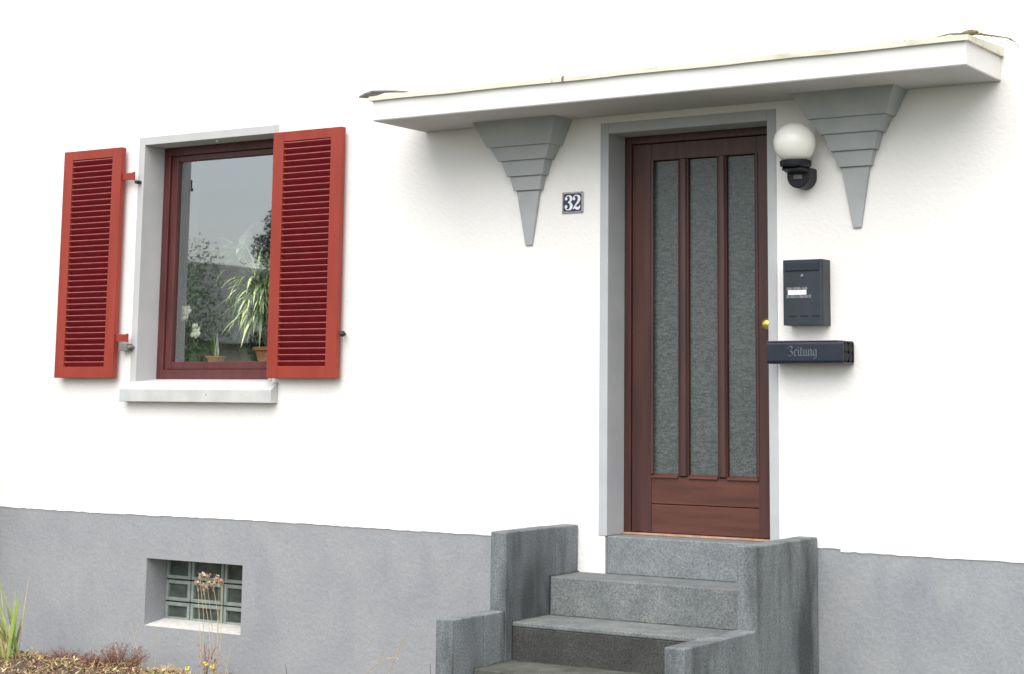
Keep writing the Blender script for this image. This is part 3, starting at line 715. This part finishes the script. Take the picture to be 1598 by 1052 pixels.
# stalks with seed heads before the cellar window
sh = thing('dried_flower', 'tall dried stalks with papery seed heads in front of the cellar window', 'dried plant')
ys_ = -.32; c = MB(); hd = MB()
base = at(322, 1062, ys_)
stalks = [((318,1060),(318,960),(312,905)), ((335,1060),(332,985),(322,900)), ((335,1060),(340,960),(333,915)), ((336,1060),(341,975),(342,908)), ((330,1060),(327,985),(318,920)), ((337,1060),(346,965),(347,915)), ((316,1060),(312,990),(309,915))]
for k in stalks:
    P = [at(*q, ys_+rng(-.03,.03)) for q in k]; P[0].z = bed_z(P[0].x, ys_)-.02
    c.tube([P[0], P[0].lerp(P[1],.5)+Vector((rng(-.006,.006),0,0)), P[1], P[2]], [.0024,.0020,.0015,.0010], 5)
    hd = MB()
    for j in range(4):
        cc = P[2]+Vector((rng(-.018,.018),rng(-.015,.015),rng(-.012,.03))); c.tube([P[2]-Vector((0,0,.03)), cc], .001, 4)
        for l_ in range(5):
            d_ = Vector((rng(-1,1),rng(-1,.4),rng(.1,1.2))).normalized(); hd.blade(cc, d_, rng(.018,.032), .018, .3, 3)
    hd.build('seed_head', 'seed', sh)
c.build('stem', 'straw', sh)
c = MB()
for k in range(60):
    q = at(325+rng(-14,16), 1050-abs(rng(0,62))*rng(.4,1), ys_-.05+rng(-.05,.05)); d_ = Vector((rng(-1,1),rng(-1,1),rng(-.3,1))).normalized(); c.blade(q, d_, rng(.015,.035), .009, 1.2, 4)
for k in range(8):
    q = at(325+rng(-10,14), 1005+rng(-8,10), ys_); c.tube([(base.x+rng(-.02,.03),ys_,ZG+.08),(q.x,q.y,q.z)], .0014, 4)
tag(c.build('withered_plant', 'heath'), 'withered red brown plant at the foot of the dried stalks', 'dried plant')
# yellow flowers
for px, py, lab in ((321,1036,'small yellow flower, the left one of the pair below the stalks'),(333,1040,'small yellow flower, the right one of the pair below the stalks'),(293,1044,'small dull yellow flower standing apart to the left')):
    y_ = -.42; q = at(px, py, y_); fl_ = thing('yellow_flower', lab, 'flower', 'yellow flowers in the bed')
    c = MB(); c.tube([(q.x+.005,y_,bed_z(q.x,y_)-.02),(q.x,y_,q.z)], .0015, 5)
    c.blade((q.x+.005,y_,q.z-.05), (.7,-.2,.6), .05, .012, 1, 4); c.build('stem', 'leaf', fl_)
    c = MB()
    for j in range(6): an = j*2*pi/6+rng(-.4,.4); rr = rng(.006,.013); c.ball((q.x+cos(an)*rr, y_-.004+rng(-.006,.006), q.z+sin(an)*rr*.8), rng(.004,.0075), 8, (1,.6,rng(.5,1.2)))
    c.build('blossom', 'yellow', fl_, smooth=True)
# single dry straws and twigs
def straw(pxs, y_, r_, material, label):
    P = [at(a_, b_, y_) for a_, b_ in pxs]; P[0].z = min(P[0].z, bed_z(P[0].x, y_)-.01)
    c = MB(); c.tube(P, [r_*(1-.6*i/(len(P)-1)) for i in range(len(P))], 5); return c, label, material
def single(pxs, y_, r_, material, label, extra=()):
    c, _, _ = straw(pxs, y_, r_, material, label)
    for e_ in extra: P = [at(a_, b_, y_) for a_, b_ in e_]; c.tube(P, r_*.6, 4)
    tag(c.build('dry_stalk', material), label, 'dry stalk', 'dry stalks in the bed')
single([(184,1055),(182,1025),(180,998)], -.3, .0026, 'straw', 'thin pale stalk rising out of the tallest heather tuft')
single([(222,1055),(214,1015),(204,972)], -.25, .0022, 'straw', 'thin pale stalk leaning left, just left of the cellar window', extra=[((210,995),(216,975))])
single([(240,1055),(243,1015),(249,982)], -.25, .0016, 'straw', 'faint upright stalk below the left corner of the cellar window')
single([(349,1060),(355,1035),(360,1010)], -.4, .0030, 'straw', 'pale stalk right of the yellow flowers')
single([(276,1060),(272,1040)], -.4, .0020, 'twig', 'short dark twig left of the yellow flowers')
single([(449,1062),(447,1045),(445,1035)], -.3, .0020, 'twig', 'short dark twig standing alone left of the forked branch')
single([(428,1062),(433,1052),(438,1060)], -.3, .004, 'straw', 'short bent pale stalk at the bottom edge, left of the forked branch')
single([(671,1070),(672,1045),(671,1036)], -.3, .0020, 'twig', 'short dark twig right beside the steps')
single([(555,1062),(575,1046),(591,1034)], -.35, .0036, 'straw', 'forked pale branch leaning up to the right, left of the steps',
       extra=[((591,1034),(593,1026),(600,1014)), ((591,1034),(604,1028),(616,1027)), ((616,1027),(625,1005),(637,985)), ((616,1027),(611,1040),(606,1056)), ((620,1012),(618,1026),(622,1030))])
# litter: countless dry leaves and grass on the soil
c = MB(); c.sheet = True
for k in range(13000):
    x = rng(-5.2,-1.3); y = -rng(.02,1.15); z = bed_z(x,y)+rng(0,.022)*(1 if x < -2.2 else .5); a_ = rng(0,2*pi); L_ = rng(.010,.050); w_ = min(.012, L_*rng(.06,.4))
    d_ = Vector((cos(a_),sin(a_),rng(-.3,.75))).normalized(); sd_ = d_.cross(Vector((rng(-.5,.5),rng(-.5,.5),1))).normalized()*w_
    c.cur = random.choice((0,0,0,0,0,1,1,2,2,2)) if random.random() < .95 else 3; p = Vector((x,y,z))
    c.add([p,p+d_*L_*.5+sd_*.5,p+d_*L_,p+d_*L_*.5-sd_*.5],[(0,1,2,3)])
for k in range(900):
    x = rng(-4.8,-1.9); y = -rng(.03,1.0); c.cur = random.choice((1,1,1,0,2,3)); L_ = rng(.03,.10)*(1 if random.random() < .85 else 1.5)
    c.blade((x,y,bed_z(x,y)), (rng(-1,1),rng(-1,1),rng(.2,1.3)), L_, rng(.002,.005), rng(.5,3), 4, 0)
tag(c.build('leaf_litter', ['litter','straw','heath','blade']), 'dry leaves and yellowed grass scattered on the garden bed', 'leaf litter', kind='stuff')
c = MB(); q = at(4, 1047, -.75); c.ball((q.x-.02,-.75,q.z-.02), .065, 14, (1.2,.8,.45)); tag(c.build('pale_stone', 'stone', smooth=True), 'flat whitish stone at the bottom left corner of the bed', 'stone')

# moss and a dried vine on the canopy's right corner
mz = KZ1+.03
c = MB(); random.seed(8); c.sheet = True
for k in range(500):
    t = random.random(); x = KX1-.02-.42*t*t*rng(.6,1); y_ = KY+.01+rng(0,.10); z = mz+rng(-.006,.012)*(1-t)
    if k > 380: x = rng(KX0+.4, KX1-.3); z = mz-.006
    d_ = Vector((rng(-1,1),rng(-1,1),rng(.2,1))).normalized()*rng(.005,.013); sd_ = Vector((rng(-1,1),rng(-1,1),0)).normalized()*.003
    p = Vector((x,y_,z-.004)); c.add([p-sd_,p+sd_,p+d_],[(0,1,2)])
tag(c.build('moss', 'mossg'), 'dry moss along the top front edge of the canopy', 'moss', kind='stuff')
c = MB(); P0 = Vector((KX1-.02,KY+.03,mz))
c.ball((KX1-.0,KY+.06,mz+.012), .022, 12, (1.8,1,.6))
c.tube([P0-Vector((.16,0,.004)), P0-Vector((.06,0,-.01)), P0+Vector((.03,.06,.012)), P0+Vector((.07,.16,.018)), P0+Vector((.10,.30,.028)), P0+Vector((.11,.38,.022))], [.003,.004,.005,.004,.003,.002], 6)
for k in range(16):
    t = rng(0,.38); s0 = P0+Vector((.03+.08*t/.38,t,.016)); d_ = Vector((rng(-.4,1),rng(-.5,1),rng(-.9,.9))).normalized(); m_ = s0+d_*rng(.015,.03)
    c.tube([s0,m_,m_+Vector((rng(-.015,.015),rng(-.015,.015),rng(-.02,.01)))], .0014, 4)
tag(c.build('dried_vine', 'mossg'), 'dried vine scrap hanging over the right corner of the canopy', 'vine')

# ------------------------------------------------------------------ trees and house across the street (seen in the window glass) and an unseen shrub added to shade the wall's left end
def leafcloud(mb, c, r, n, size, sq=(1,1,1)):
    c = Vector(c)
    for k in range(n):
        v = Vector((random.gauss(0,1),random.gauss(0,1),random.gauss(0,1))).normalized()*r*(random.random()**.4)
        p = c+Vector((v.x*sq[0],v.y*sq[1],v.z*sq[2])); d_ = Vector((rng(-1,1),rng(-1,1),rng(-1,1))).normalized(); s_ = d_.cross(Vector((rng(-1,1),rng(-1,1),rng(-1,1)))).normalized()
        z_ = size*rng(.6,1.3); mb.add([p,p+d_*z_*.5+s_*z_*.3,p+d_*z_,p+d_*z_*.5-s_*z_*.3],[(0,1,2,3)])
def tree(name, x, y, h, r, label, material='leaf', n=12):
    t = thing(name, label, 'tree', 'trees across the street'); tr = MB(); cr = MB(); cr.sheet = True
    tr.tube([(x,y,ZG-.1),(x+.1,y,ZG+h*.35),(x,y+.1,ZG+h*.8)], [.22,.16,.05], 10)
    for k in range(n):
        a_ = k*2.4; hz_ = ZG+h*(.38+.55*k/n); rr = r*(1-.55*abs(k/n-.35)); e_ = Vector((x+cos(a_)*rr*.7,y+sin(a_)*rr*.7,hz_+r*.12))
        tr.tube([(x+.05,y,hz_-r*.3),e_], [.07,.02], 6); leafcloud(cr, e_, r*.5, 1500, .06)
    tr.build('trunk', 'bark', t); cr.build('crown', material, t)
random.seed(50)
tree('broadleaf_tree', -21.5, -17.3, 4.5, 1.6, 'rounded dark green tree across the street, reflected low in the window', 'leaf')
tree('conifer_tree', -20.0, -19.9, 5.6, .8, 'slim dark tree across the street, reflected at the right of the window', 'leaf_dark')
nh = thing('neighbour_house', 'beige house with grey slate roof across the street', 'house')
m = MB(); m.box(-44,-33,-40,-31,ZG-.2,2.2); m.build('wall', 'beige', nh)
m = MB(); m.prism([(-44.4,2.1),(-38.5,5.0),(-32.6,2.1)], -40.4, -30.6, 'y'); m.build('roof', 'slate', nh)
for x in (-42,-39.4,-36.4): m = MB(); m.box(x,x+1.1,-31.02,-30.96,.3,1.6); m.build('window', 'black', nh)
sb = MB(); sb.sheet = True; random.seed(60)
for k in range(7): leafcloud(sb, (-4.65+rng(-.10,.03), -.36+rng(-.08,.06), -.75+k*.20), .24, 420, .035)
sh2 = thing('added_shade_shrub', 'unseen evergreen shrub, added just left of the view to shade the house wall', 'shrub')
sb.build('foliage', 'leaf_dark', sh2); m = MB(); m.tube([(-4.65,-.35,ZG-.1),(-4.65,-.35,.3)], [.02,.008], 6); m.build('stem', 'bark', sh2)
